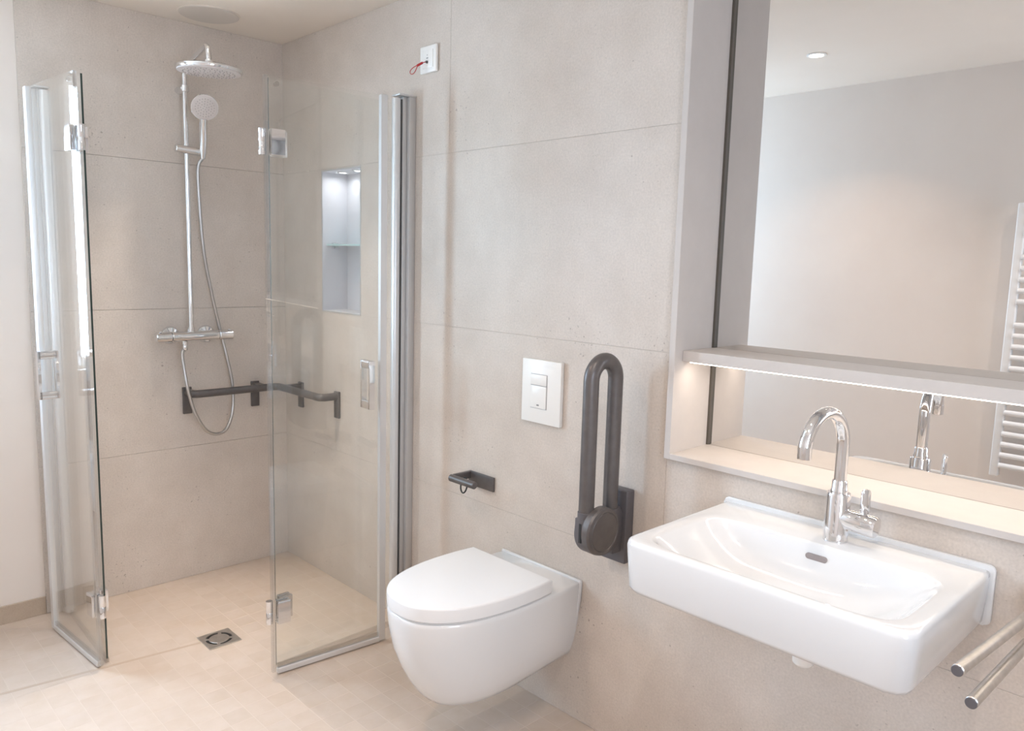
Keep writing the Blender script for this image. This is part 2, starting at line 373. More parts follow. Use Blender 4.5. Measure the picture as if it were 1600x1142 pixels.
# ------------------------------------------------------------------ shower doors (built in a local frame, mapped to either side)
def shower_door(name, label, MP, base):
    """MP maps (d, s, z): d = distance from the wall along the door, s = offset outwards of the shower, to world"""
    root = thing(name, base, label, 'shower door')
    ZT = 1.975
    def add(nm, bm, m, parent=None, sm=40):
        for v in bm.verts: v.co = Vector(MP(*v.co))
        return link(nm, bm, m, parent or root, sm)
    # wall profile and pivot post
    bm = bmesh.new(); box(bm, 0.0005, 0.030, -0.046, 0.000, 0.004, 2.0, 0.002); box(bm, 0.030, 0.048, -0.044, -0.014, 0.004, 2.0, 0.003)
    wp = add('wall_profile', bm, 'alu')
    bm = bmesh.new(); box(bm, 0.0005, 0.074, -0.048, 0.001, 2.0, 2.006, 0.001); add('end_cap', bm, 'alu', wp)
    bm = bmesh.new(); box(bm, 0.0485, 0.0512, -0.040, -0.019, 0.01, 1.99); add('gasket', bm, 'gasket', wp)
    bm = bmesh.new(); prism(bm, rrect(0.0515, 0.080, -0.046, -0.016, 0.011), 'z', 0.012, 1.992, 0.001); add('pivot_post', bm, 'alu_light')
    def leaf(p0, p1, t=0.006):
        """glass plate standing between plan points p0 and p1"""
        a, b = Vector((*p0, 0)), Vector((*p1, 0)); u = (b-a).normalized(); n = Vector((-u.y, u.x, 0))*t/2
        bm = bmesh.new(); poly = [a-n, b-n, b+n, a+n]
        lo = [bm.verts.new((p.x, p.y, 0.018)) for p in poly]; hi = [bm.verts.new((p.x, p.y, ZT)) for p in poly]
        bm.faces.new(lo[::-1]).material_index = 0; bm.faces.new(hi).material_index = 0
        for i in range(4):
            f = bm.faces.new((lo[i], lo[(i+1) % 4], hi[(i+1) % 4], hi[i])); f.material_index = 1 if i in (1, 3) else 0
        return bm, a, b, u, Vector((-u.y, u.x, 0))
    def bar(a, b, n, w0, w1, z0, z1, bev=0.0008):
        bm = bmesh.new(); poly = [a+n*w0, b+n*w0, b+n*w1, a+n*w1]; prism(bm, [(p.x, p.y) for p in poly], 'z', z0, z1, bev, 1); return bm
    # inner leaf, hung on the wall post
    bm, a, b, u, n = leaf((0.078, -0.032), (0.562, -0.020)); inner = add('inner_leaf', bm, ['glass', 'glass_edge'], sm=0)
    add('bottom_seal', bar(a, b, n, -0.006, 0.006, 0.004, 0.022), 'seal', inner)
    # outer leaf, folded back on the inner one
    bm, a2, b2, u2, n2 = leaf((0.585, 0.008), (0.172, 0.046)); outer = add('outer_leaf', bm, ['glass', 'edge_strip'], sm=0)
    add('edge_seal', bar(a2-u2*0.007, a2+u2*0.006, n2, -0.006, 0.006, 0.012, ZT, 0.002), 'edge_strip', outer)
    add('closing_profile', bar(b2-u2*0.014, b2+u2*0.010, n2, -0.009, 0.009, 0.008, ZT+0.003, 0.003), 'alu_light', outer)
    add('bottom_rail', bar(a2+u2*0.012, b2-u2*0.012, n2, -0.007, 0.007, 0.004, 0.024, 0.002), 'alu_light', outer)
    add('upper_seal', bar(a2+u2*0.012, b2-u2*0.012, n2, -0.005, 0.005, 0.0245, 0.040, 0.001), 'seal', outer)
    # handle: two blocks through the glass, upright grips on both faces
    hc = a2 + (b2-a2)*0.855
    bm = bmesh.new()
    for z in (0.908, 1.052):
        poly = [hc-u2*0.010-n2*0.030, hc+u2*0.010-n2*0.030, hc+u2*0.010+n2*0.030, hc-u2*0.010+n2*0.030]
        prism(bm, [(p.x, p.y) for p in poly], 'z', z-0.014, z+0.014, 0.0015)
    for s_ in (-1, 1):
        poly = [hc-u2*0.010+n2*0.024*s_, hc+u2*0.010+n2*0.024*s_, hc+u2*0.010+n2*0.034*s_, hc-u2*0.010+n2*0.034*s_]
        prism(bm, [(p.x, p.y) for p in poly], 'z', 0.894, 1.066, 0.0015)
    add('handle', bm, 'chrome', outer)
    # two hinges joining the leaves
    for z in (0.225, 1.775):
        bm = bmesh.new(); k = Vector((0.592, -0.004, 0)); lathe(bm, [(0, -0.040), (0.0115, -0.040), (0.0115, -0.001), (0.0108, 0), (0.0115, 0.001), (0.0115, 0.040), (0, 0.040)], (k.x, k.y, z), (0, 0, 1), 20)
        hg = add('hinge', bm, 'chrome')
        for (pa, uu, nn) in ((a2, u2, n2), (b, -u, n)):
            for s_ in (-1, 1):
                q0, q1 = pa+uu*0.012, pa+uu*0.056
                poly = [q0+nn*0.0035*s_, q1+nn*0.0035*s_, q1+nn*0.0150*s_, q0+nn*0.0150*s_]
                bm = bmesh.new(); prism(bm, [(p.x, p.y) for p in poly], 'z', z-0.040, z+0.040, 0.0012); add('hinge_plate', bm, 'chrome', hg)
    # small clear stop disc on the top corner
    bm = bmesh.new(); q = a2+u2*0.035; cyl(bm, q-n2*0.008+Vector((0, 0, ZT-0.022)), q+n2*0.008+Vector((0, 0, ZT-0.022)), 0.008, 16); add('stop_button', bm, 'seal', outer)
    return root
shower_door('folding_shower_door', 'folding clear glass shower door fixed to the wall beside the toilet', lambda d, s, z: (1.0+s, -d, z), (1.0, 0, 0))
shower_door('folding_shower_door', 'folding clear glass shower door beside the white painted wall at left', lambda d, s, z: (d, -1.0-s, z), (0, -1.0, 0))

# ------------------------------------------------------------------ shower column
sc = thing('shower_column', (0.0, -0.46, 1.0), 'chrome shower column with round overhead rain shower and thermostat bar', 'shower')
BX, BY = 0.062, -0.462
pipe = fillet([(BX, BY, 1.09), (BX, BY, 2.165), (0.385, -0.500, 2.190), (0.400, -0.503, 2.125)], 0.028, 8)
bm = bmesh.new(); tube(bm, pipe, 0.0105, 18); link('riser_pipe', bm, 'chrome', sc)
bm = bmesh.new(); cyl(bm, (0, BY, 2.083), (BX+0.006, BY, 2.083), 0.0165); cyl(bm, (BX, BY, 2.07), (BX, BY, 2.096), 0.0155); link('wall_bracket', bm, 'chrome', sc)
hx, hy, hz = 0.402, -0.504, 2.098
ax = Vector((0.03, -0.01, 1)).normalized()
bm = bmesh.new(); lathe(bm, [(0, 0.014), (0.022, 0.014), (0.028, 0.012), (0.112, 0.008), (0.118, 0.004), (0.119, -0.004), (0.117, -0.008), (0.113, -0.0085), (0, -0.0085)], (hx, hy, hz), ax, 64)
oh = link('overhead_shower', bm, 'chrome', sc)
bm = bmesh.new(); lathe(bm, [(0, 0.034), (0.015, 0.034), (0.017, 0.030), (0.017, 0.013), (0, 0.013)], (hx, hy, hz), ax, 24); link('swivel_joint', bm, 'chrome', oh)
bm = bmesh.new(); lathe(bm, [(0, -0.0085), (0.112, -0.0085), (0.1115, -0.0115), (0.104, -0.013), (0, -0.0135)], (hx, hy, hz), ax, 64); link('spray_face', bm, 'spray', oh)
bm = bmesh.new()
for r, n in ((0.018, 6), (0.036, 12), (0.054, 18), (0.072, 24), (0.09, 30)):
    for k in range(n):
        a = 2*PI*k/n + r*20; c = Vector((hx + r*math.cos(a), hy + r*math.sin(a), hz-0.0125 - 0.03*r*math.cos(a) + 0.01*r*math.sin(a))); cyl(bm, c, c-Vector((0, 0, 0.0025)), 0.0016, 6, 0.0003)
tag(link('nozzles', bm, 'nozzle', oh), kind='stuff')
# thermostat bar
mz = 1.079; mxx = 0.074
bm = bmesh.new(); cyl(bm, (mxx, -0.548, mz), (mxx, -0.352, mz), 0.0205, 32); link('mixer_body', bm, 'chrome', sc)
for y0, y1 in ((-0.612, -0.5495), (-0.3505, -0.290)):
    bm = bmesh.new(); cyl(bm, (mxx, y0, mz), (mxx, y1, mz), 0.0218, 32, 0.003)
    kn = link('control_knob', bm, 'chrome', sc)
    bm = bmesh.new(); yb = y0+0.012 if y0 < -0.5 else y1-0.022; box(bm, mxx+0.004, mxx+0.014, yb, yb+0.010, mz+0.020, mz+0.0255, 0.0015); link('knob_stop', bm, 'chrome', kn)
for y in (-0.528, -0.378):
    bm = bmesh.new(); lathe(bm, [(0, 0), (0.038, 0), (0.038, 0.004), (0.033, 0.010), (0.016, 0.013), (0.014, 0.058), (0, 0.058)], (0, y, mz), (1, 0, 0), 32); link('wall_rosette', bm, 'chrome', sc)
bm = bmesh.new(); lathe(bm, [(0, 0), (0.0135, 0), (0.0135, 0.016), (0, 0.016)], (BX, BY, mz+0.0185), (0, 0, 1), 20); link('pipe_collar', bm, 'chrome', sc)
bm = bmesh.new(); lathe(bm, [(0, 0), (0.012, 0), (0.012, 0.014), (0.0095, 0.016), (0.011, 0.020), (0.011, 0.036), (0.008, 0.040), (0, 0.040)], (mxx, -0.495, mz-0.019), (0, 0, -1), 20); link('hose_outlet', bm, 'chrome', sc)
# sliding holder
bm = bmesh.new(); cyl(bm, (BX+0.004, -0.508, 1.845), (BX+0.004, -0.408, 1.838), 0.0165, 24, 0.002); cyl(bm, (BX+0.004, -0.403, 1.838), (BX+0.012, -0.390, 1.838), 0.014, 24, 0.002)
hb = link('sliding_holder', bm, 'chrome', sc)

# hand shower with hose (held in the holder)
hs = thing('hand_shower', (0.08, -0.395, 1.84), 'round white faced hand shower clipped in the holder on the shower pipe', 'hand shower')
hp = [(0.078, -0.402, 1.812), (0.084, -0.402, 1.845), (0.096, -0.405, 1.890), (0.112, -0.411, 1.932), (0.130, -0.416, 1.966)]
bm = bmesh.new(); tube(bm, spline(hp, 5), 0.0125, 20, True, radii=[0.010+0.0055*math.sin(min(1, i/12)*PI*0.62) for i in range(21)]); link('handle', bm, 'chrome', hs)
fc = Vector((0.148, -0.419, 2.008)); fa = Vector((0.86, -0.22, -0.46)).normalized()
bm = bmesh.new(); lathe(bm, [(0, -0.020), (0.016, -0.019), (0.036, -0.012), (0.050, -0.002), (0.0535, 0.004), (0.0525, 0.008), (0, 0.008)], fc, fa, 40); hh = link('shower_head', bm, 'chrome', hs)
bm = bmesh.new(); lathe(bm, [(0, 0.0085), (0.0515, 0.008), (0.051, 0.0105), (0.047, 0.012), (0, 0.0125)], fc, fa, 40); link('spray_face', bm, 'spray', hh)
up = Vector((0, 0, 1)); e1 = (up-fa*up.dot(fa)).normalized(); e2 = fa.cross(e1); bm = bmesh.new()
for r, n in ((0.007, 4), (0.016, 9), (0.026, 15), (0.036, 21)):
    for k in range(n):
        a = 2*PI*k/n+r*50; c = fc+fa*0.0118+(e1*math.cos(a)+e2*math.sin(a))*r; cyl(bm, c, c+fa*0.002, 0.0015, 6, 0.0003)
tag(link('nozzles', bm, 'nozzle', hh), kind='stuff')
def onx(px, py, x):
    d = CF + CR*((px-800)/FPX) + CU*((571-py)/FPX); t = (x-CAM.x)/d.x; return CAM + d*t
hose = [(0.078, -0.402, 1.815)] + [tuple(onx(px, py, x)) for px, py, x in ((309.5, 262, .072), (311, 310, .064), (318, 390, .052), (331, 460, .040), (345, 520, .032), (355, 560, .040), (363, 600, .046), (363.5, 640, .054), (355, 668, .072), (340, 678, .088), (322, 672, .100), (305, 645, .108), (294, 610, .110), (287.5, 575, .098), (285, 552, .082))] + [(mxx, -0.495, mz-0.052)]
bm = bmesh.new(); tube(bm, spline(hose, 10), 0.0068, 12); link('hose', bm, 'hose', sc)

# ------------------------------------------------------------------ corner grab rail
gr = thing('corner_grab_rail', (0.0, 0.0, 0.83), 'dark grey L-shaped grab rail wrapping the shower corner', 'grab rail')
RZ = 0.832
path = fillet([(0.012, -0.466, RZ), (0.085, -0.466, RZ), (0.085, -0.085, RZ), (0.463, -0.085, RZ), (0.463, -0.012, RZ)], 0.024, 8)
bm = bmesh.new(); tube(bm, path, 0.0165, 20); link('rail', bm, 'anthracite', gr)
for c, ax_ in ((-0.466, 'x'), (-0.158, 'x'), (0.150, 'y'), (0.463, 'y')):
    bm = bmesh.new()
    if ax_ == 'x':
        box(bm, 0.0003, 0.011, c-0.019, c+0.019, 0.737, 0.853, 0.002)
        if c > -0.4: box(bm, 0.010, 0.078, c-0.017, c+0.017, 0.826, 0.846, 0.003)
    else:
        box(bm, c-0.019, c+0.019, -0.011, -0.0003, 0.737, 0.853, 0.002)
        if c < 0.4: box(bm, c-0.017, c+0.017, -0.078, -0.010, 0.826, 0.846, 0.003)
    link('bracket', bm, 'anthracite', gr)

# ------------------------------------------------------------------ shower niche
sn = thing('wall_niche', ((NX0+NX1)/2, 0.0, NZ0), 'pale lit recess in the tiled shower wall', 'niche')
ND = 0.122; t_ = 0.004
link('back_panel', B(NX0, NX1, ND, ND+t_, NZ0, NZ1), 'niche', sn, 0)
link('side_panel', B(NX0, NX0+t_, 0.0005, ND, NZ0+t_, NZ1-t_), 'niche', sn, 0)
link('side_panel', B(NX1-t_, NX1, 0.0005, ND, NZ0+t_, NZ1-t_), 'niche', sn, 0)
link('bottom_panel', B(NX0, NX1, 0.0005, ND, NZ0, NZ0+t_), 'niche', sn, 0)
link('top_panel', B(NX0, NX1, 0.0005, ND, NZ1-t_, NZ1), 'niche', sn, 0)
bm = bmesh.new(); e = 0.0025
for a in ((NX0-e, NX0+e, NZ0-e, NZ1+e), (NX1-e, NX1+e, NZ0-e, NZ1+e)): box(bm, a[0], a[1], -0.0012, 0.004, a[2], a[3])
for a in ((NX0+e, NX1-e, NZ0-e, NZ0+e), (NX0+e, NX1-e, NZ1-e, NZ1+e)): box(bm, a[0], a[1], -0.0012, 0.004, a[2], a[3])
link('edge_trim', bm, 'alu', sn, 0)
for x in (0.415, 0.535):
    bm = bmesh.new(); lathe(bm, [(0.017, 0), (0.026, 0), (0.026, -0.003), (0.017, -0.004)], (x, 0.055, NZ1-t_), (0, 0, 1), 24); sp = link('spot_lamp', bm, 'alu_light', sn)
    bm = bmesh.new(); cyl(bm, (x, 0.055, NZ1-t_-0.0025), (x, 0.055, NZ1-t_-0.0001), 0.0168, 24, 0.0003); link('lens', bm, 'niche_lamp', sp)
    area('niche_spot_light', (x, 0.055, NZ1-t_-0.006), (0, 0, -1), 0.03, 0.03, 0.17, (0.95, 0.97, 1.0), 'DISK', 165)
gs = thing('glass_shelf', ((NX0+NX1)/2, 0.06, 1.475), 'small clear glass shelf inside the lit shower niche', 'shelf')
bm = bmesh.new(); box(bm, NX0+t_+0.002, NX1-t_-0.002, 0.018, ND-0.002, 1.472, 1.479)
for f in bm.faces: f.material_index = 0 if abs(f.calc_center_median().z-1.476) > 0.003 else 1
link('shelf_plate', bm, ['glass', 'shelf_edge'], gs, 0)
for x, s in ((NX0+t_, 1), (NX1-t_, -1)):
    bm = bmesh.new(); prism(bm, rrect(0.043, 0.067, 1.4585, 1.4715, 0.004), 'x', min(x, x+s*0.022), max(x, x+s*0.022), 0.001)
    prism(bm, rrect(0.043, 0.067, 1.4805, 1.487, 0.003), 'x', min(x, x+s*0.018), max(x, x+s*0.018), 0.001); link('shelf_clip', bm, 'chrome', gs)

# ------------------------------------------------------------------ floor drain
dx, dy, dr = 0.641, -0.618, 0.060
fd = thing('floor_drain', (dx, dy, 0), 'square brushed steel floor drain with a round slotted grate', 'drain')
N = 64
def sq(a, h):
    c, s = math.cos(a), math.sin(a); k = h/max(abs(c), abs(s)); return (c*k, s*k)
bm = bmesh.new(); angs = sorted({*[2*PI*k/N for k in range(N)]})
def ringp(fn, z): return [bm.verts.new((dx+fn(a)[0], dy+fn(a)[1], z)) for a in angs]
L = [ringp(lambda a: sq(a, dr), 0.0008), ringp(lambda a: sq(a, dr), 0.0034), ringp(lambda a: sq(a, dr-0.001), 0.0042), ringp(lambda a: (0.0475*math.cos(a), 0.0475*math.sin(a)), 0.0042), ringp(lambda a: (0.0475*math.cos(a), 0.0475*math.sin(a)), 0.0012)]
for i in range(4):
    for j in range(N): bm.faces.new((L[i][j], L[i][(j+1) % N], L[i+1][(j+1) % N], L[i+1][j]))
link('frame', bm, 'steel', fd, 30)
bm = bmesh.new(); cyl(bm, (dx, dy, 0.0006), (dx, dy, 0.0014), 0.0473, 48, 0.0002); link('sump', bm, 'dark', fd)
bm = bmesh.new(); cyl(bm, (dx, dy, 0.0015), (dx, dy, 0.0046), 0.0365, 48, 0.0012)
for k in range(4):
    a = k*PI/2+PI/4+0.35; c = Vector((math.cos(a), math.sin(a), 0)); n_ = Vector((-c.y, c.x, 0)); o_ = Vector((dx, dy, 0))
    poly = [o_+c*0.034-n_*0.006, o_+c*0.048-n_*0.006, o_+c*0.048+n_*0.006, o_+c*0.034+n_*0.006]
    prism(bm, [(p.x, p.y) for p in poly], 'z', 0.0015, 0.0042, 0.0004, 1)
link('grate', bm, 'steel', fd)

# ------------------------------------------------------------------ toilet
TX = 1.695
tl = thing('toilet', (TX, 0, 0.12), 'white wall-hung toilet with closed lid beneath the flush plate', 'toilet')
def dshape(wb, wf, L_, R_, z, n=22, yb=0.0, tilt=0.0, m=9):
    """plan outline: wall half-width wb, half-width wf before the nose, length L_, nose depth R_"""
    pts = []; ys = -(L_-R_)
    Z = lambda y: z + tilt*(1+y/0.55)
    for k in range(m):
        t = k/m; y = yb + (ys-yb)*t; e_ = 1-(1-t)**2
        pts.append((TX+wb+(wf-wb)*e_, y, Z(y)))
    for k in range(2*n+1):
        a = PI*k/(2*n); c, s = math.cos(a), math.sin(a)
        x = math.copysign(abs(c)**0.86, c)*wf; y = ys - (s**0.86)*R_
        pts.append((TX+x, y, Z(y)))
    for k in range(m-1, -1, -1):
        t = k/m; y = yb + (ys-yb)*t; e_ = 1-(1-t)**2
        pts.append((TX-wb-(wf-wb)*e_, y, Z(y)))
    return pts
rings = []
for z, wb, wf, L_, R_, ti in ((0.150, 0.108, 0.085, 0.395, 0.15, 0.050), (0.1505, 0.117, 0.102, 0.420, 0.18, 0.050), (0.155, 0.125, 0.121, 0.441, 0.21, 0.048), (0.167, 0.133, 0.137, 0.460, 0.235, 0.044), (0.192, 0.139, 0.151, 0.480, 0.26, 0.036), (0.225, 0.147, 0.161, 0.499, 0.275, 0.028),
        (0.275, 0.156, 0.171, 0.524, 0.292, 0.017), (0.335, 0.164, 0.178, 0.547, 0.305, 0.008), (0.395, 0.169, 0.182, 0.560, 0.312, 0.002), (0.440, 0.172, 0.184, 0.565, 0.315, 0), (0.451, 0.172, 0.183, 0.564, 0.314, 0), (0.455, 0.169, 0.179, 0.560, 0.312, 0)):
    rings.append(dshape(wb, wf, L_, R_, z, tilt=ti))
bm = bmesh.new(); loft(bm, rings); link('bowl', bm, 'porcelain', tl, 60)
# thin raised lip against the wall
bm = bmesh.new(); prism(bm, [(TX-0.122, 0.204), (TX+0.122, 0.204), (TX+0.158, 0.30), (TX+0.174, 0.40), (TX+0.178, 0.455), (TX+0.175, 0.461), (TX-0.175, 0.461), (TX-0.178, 0.455), (TX-0.174, 0.40), (TX-0.158, 0.30)], 'y', -0.013, -0.0004, 0.004, 3); link('back_lip', bm, 'porcelain', tl, 60)
def lidring(z, g): return dshape(0.176-g, 0.184-g, 0.566-g, 0.314-g, z, yb=-0.138-g)
bm = bmesh.new(); loft(bm, [lidring(0.4565, 0.006), lidring(0.4568, 0.0025), lidring(0.4588, 0.0025), lidring(0.4592, 0.006)]); link('seat', bm, 'lid', tl, 50)
bm = bmesh.new(); loft(bm, [lidring(0.4598, 0.003), lidring(0.4612, 0.0005), lidring(0.495, 0.0), lidring(0.4985, 0.0012), lidring(0.5000, 0.0035), lidring(0.5005, 0.008)]); link('lid', bm, 'lid', tl, 50)
bm = bmesh.new(); cyl(bm, (TX-0.150, -0.128, 0.474), (TX+0.150, -0.128, 0.474), 0.016, 24, 0.003); link('hinge_bar', bm, 'lid', tl)
bm = bmesh.new(); lathe(bm, [(0, -0.004), (0.028, 0.0), (0.036, 0.012), (0.044, 0.035), (0, 0.035)], (TX+0.03, -0.215, 0.140), (0, 0, 1), 28); link('outlet_bulge', bm, 'porcelain', tl)

# flush plate
fp = thing('flush_plate', (1.68, 0, 0.92), 'white rectangular flush plate with two buttons above the toilet', 'flush plate')
bm = bmesh.new(); box(bm, 1.597, 1.765, -0.015, -0.0004, 0.920, 1.121, 0.0025); link('plate', bm, 'plastic', fp)
bm = bmesh.new(); box(bm, 1.6375, 1.7085, -0.0156, -0.0145, 0.9665, 1.0765); link('button_surround', bm, 'gap', fp, 0)
for z0, z1 in ((0.968, 1.0395), (1.0412, 1.075)):
    bm = bmesh.new(); box(bm, 1.6390, 1.7070, -0.0185, -0.0150, z0, z1, 0.0012); bt = link('button', bm, 'plastic', fp)
    if z0 < 1: link('emblem', B(1.668, 1.678, -0.0188, -0.0184, 0.976, 0.980), 'grey_print', bt, 0)

# alarm pull switch
ps = thing('pull_switch', (1.08, 0, 2.12), 'white square wall switch with a red pull cord near the ceiling', 'switch')
bm = bmesh.new(); box(bm, 1.034, 1.126, -0.012, -0.0004, 2.074, 2.166, 0.004, 3); link('plate', bm, 'plastic', ps)
bm = bmesh.new(); box(bm, 1.050, 1.110, -0.0145, -0.011, 2.090, 2.150, 0.0022); rk = link('rocker', bm, 'plastic', ps)
link('print_mark', B(1.075, 1.085, -0.0150, -0.0144, 2.121, 2.124), 'grey_print', rk, 0); link('print_mark', B(1.078, 1.082, -0.0150, -0.0144, 2.132, 2.134), 'grey_print', rk, 0)
bm = bmesh.new(); lathe(bm, [(0, 0), (0.005, 0), (0.004, 0.006), (0.0015, 0.007), (0, 0.007)], (1.080, -0.0144, 2.109), (0, -1, 0), 16); link('cord_grommet', bm, 'anthracite_plastic', rk)
bm = bmesh.new()
p0, p1, p2, p3 = Vector((1.080, -0.019, 2.109)), Vector((1.072, -0.028, 2.106)), Vector((1.056, -0.040, 2.096)), Vector((1.034, -0.052, 2.070))
tube(bm, [p0, p1], 0.0014, 8)
u = (p3-p2).normalized(); side = Vector((0.502, 0.39, -0.683)); side = (side-u*side.dot(u)).normalized()
loop = [p2+u*(0.5-0.5*math.cos(2*PI*k/24))*(p3-p2).length + side*math.sin(2*PI*k/24)*0.0105*(0.35+0.65*(0.5-0.5*math.cos(2*PI*k/24))) for k in range(25)]
tube(bm, loop, 0.0014, 8); cd_ = link('pull_cord', bm, 'red', ps)
bm = bmesh.new(); tube(bm, [p1, p2], 0.0042, 10); link('cord_sleeve', bm, 'red', cd_)

# toilet paper holder
ph = thing('toilet_paper_holder', (1.40, 0, 0.66), 'empty dark grey toilet paper holder on the wall above the toilet', 'paper holder')
bm = bmesh.new(); box(bm, 1.337, 1.466, -0.009, -0.0004, 0.644, 0.694, 0.0015); link('wall_plate', bm, 'anthracite', ph)
bm = bmesh.new(); box(bm, 1.337, 1.350, -0.082, -0.008, 0.668, 0.694, 0.002); link('side_arm', bm, 'anthracite', ph)
bm = bmesh.new(); cyl(bm, (1.335, -0.088, 0.681), (1.462, -0.088, 0.681), 0.0125, 24, 0.002); rd = link('rod', bm, 'anthracite', ph)
bm = bmesh.new(); c = Vector((1.385, -0.070, 0.662)); tube(bm, [c+Vector((0.016*math.cos(a), 0.016*math.sin(a)*0.3, 0.026*math.sin(a))) for a in [2*PI*k/28 for k in range(29)]], 0.0026, 8); link('rubber_loop', bm, 'rubber', rd)

# ------------------------------------------------------------------ fold-up support rail
fs = thing('fold_up_support_rail', (2.02, 0, 0.6), 'grey fold-up support rail standing upright between toilet and basin', 'support rail')
SX = 2.018
yF, yR = -0.172, -0.069
pts = [(SX, yF, 0.735), (SX, yF, 1.112)] + [(SX, (yF+yR)/2 + (yF-yR)/2*math.cos(PI*k/20), 1.112 + 0.0515*math.sin(PI*k/20)) for k in range(1, 20)] + [(SX, yR, 1.112), (SX, yR, 0.72)]
bm = bmesh.new(); tube(bm, pts, 0.0225, 24, r2=0.0205); bar_ = link('support_bar', bm, 'anthracite', fs)
for (y, z) in ((yF, 0.752), (yR, 0.744)):
    bm = bmesh.new(); cyl(bm, (SX, y, z-0.030), (SX, y, z), 0.0236, 24, 0.001); link('sleeve', bm, 'anthracite_plastic', bar_)
poly = [(yF-0.0225, 0.735)] + [(-0.110+0.0845*math.cos(PI+PI*k/24), 0.692+0.072*math.sin(PI+PI*k/24)) for k in range(25)] + [(yR+0.043, 0.70), (yR+0.024, 0.745), (yR-0.024, 0.745), (-0.11, 0.722), (yF+0.0225, 0.735)]
bm = bmesh.new(); prism(bm, poly, 'x', SX-0.021, SX+0.021, 0.004, 2); hsn = link('pivot_housing', bm, 'anthracite_plastic', fs)
pc = (SX+0.018, -0.143, 0.699)
bm = bmesh.new(); lathe(bm, [(0, 0), (0.067, 0), (0.067, 0.018), (0.064, 0.024), (0.056, 0.027), (0.0545, 0.0255), (0.0535, 0.0255), (0.052, 0.027), (0.0, 0.029)], pc, (1, 0, 0), 56); link('pivot_disc', bm, 'anthracite', fs, 25)
bm = bmesh.new(); box(bm, SX-0.004+yF*0, SX+0.004, yF-0.0235, yF-0.020, 0.668, 0.722); link('slot', bm, 'rubber', hsn, 0)
bm = bmesh.new(); box(bm, 1.962, 2.052, -0.036, -0.0004, 0.575, 0.790, 0.005, 3); link('wall_plate', bm, 'anthracite_plastic', fs)
bm = bmesh.new(); box(bm, SX-0.019, SX+0.019, -0.075, -0.030, 0.610, 0.735, 0.004); link('mounting_arm', bm, 'anthracite_plastic', fs)

# ------------------------------------------------------------------ wash basin
wb = thing('wash_basin', (2.645, 0, 0.71), 'white rectangular wall-hung wash basin below the mirror niche', 'wash basin')
X0, X1, YF = 2.345, 2.945, -0.440
CXB, CYB = 2.645, -0.275
NB = 128
def ray_shape(inside, cx, cy, n=NB):
    out = []
    for k in range(n):
        a = 2*PI*k/n; lo, hi = 0.0, 1.2
        for _ in range(26):
            md = (lo+hi)/2
            if inside(cx+md*math.cos(a), cy+md*math.sin(a)): lo = md
            else: hi = md
        out.append((cx+lo*math.cos(a), cy+lo*math.sin(a)))
    return out
def in_rr(x0, x1, y0, y1, r_, rb=None):
    def f(x, y):
        if not (x0 <= x <= x1 and y0 <= y <= y1): return False
        r = r_ if y < (y0+y1)/2 else (rb or r_)
        qx = max(x0+r-x, x-(x1-r), 0); qy = max(y0+r-y, y-(y1-r), 0)
        return qx*qx+qy*qy <= r*r or qx == 0 or qy == 0
    return f
def in_se(cx, cy, a, b, e): return lambda x, y: abs((x-cx)/a)**e + abs((y-cy)/b)**e <= 1
def outer(g, z, yb=-0.0006, gf=None, rr=0.034):
    gf = g if gf is None else gf
    return [(x, y, z) for x, y in ray_shape(in_rr(X0+g, X1-g, YF+gf, yb, rr, 0.006), CXB, CYB)]
def bowl(ga, gb, z, e, cy=-0.275, a=0.264, b=0.143): return [(x, y, z) for x, y in ray_shape(in_se(CXB, cy, a-ga, b-gb, e), CXB, CYB)]
ZT = 0.832
rings = [outer(0.060, 0.712, gf=0.09), outer(0.020, 0.712, gf=0.022), outer(0.010, 0.716, gf=0.011), outer(0.006, 0.725, gf=0.006), outer(0.001, 0.80, gf=0.001), outer(0, 0.820, gf=0), outer(0.0012, 0.827, gf=0.0012), outer(0.0045, 0.8310, gf=0.0045), outer(0.009, ZT, gf=0.009),
         bowl(-0.006, -0.003, ZT, 6), bowl(0.0, 0.0, 0.8306, 6), bowl(0.006, 0.003, 0.8265, 5.6), bowl(0.022, 0.006, 0.810, 5.0), bowl(0.050, 0.012, 0.788, 4.4), bowl(0.084, 0.024, 0.768, 3.8), bowl(0.118, 0.044, 0.754, 3.2), bowl(0.160, 0.078, 0.746, 2.4), bowl(0.210, 0.112, 0.742, 2.1), bowl(0.243, 0.122, 0.741, 2.0)]
bm = bmesh.new(); loft(bm, rings); link('basin_body', bm, 'porcelain', wb, 70)
bm = bmesh.new(); prism(bm, rrect(X0-0.004, X1+0.008, 0.716, 0.843, 0.012), 'y', -0.012, -0.0004, 0.004, 3); link('back_lip', bm, 'porcelain', wb, 60)
bm = bmesh.new(); prism(bm, rrect(2.622, 2.670, 0.796, 0.809, 0.0063), 'y', -0.1425, -0.120, 0.0); link('overflow_slot', bm, 'slot', wb, 30)
bm = bmesh.new(); lathe(bm, [(0, 0.004), (0.024, 0.003), (0.031, 0.0015), (0.032, 0), (0, 0)], (CXB, -0.275, 0.7412), (0, 0, 1), 32); link('drain_plug', bm, 'chrome', wb)
bm = bmesh.new(); lathe(bm, [(0, 0.0), (0.016, 0.0), (0.022, 0.006), (0.023, 0.020), (0.023, 0.135), (0, 0.135)], (CXB+0.012, -0.19, 0.578), (0, 0, 1), 28); link('trap', bm, 'plastic', wb)

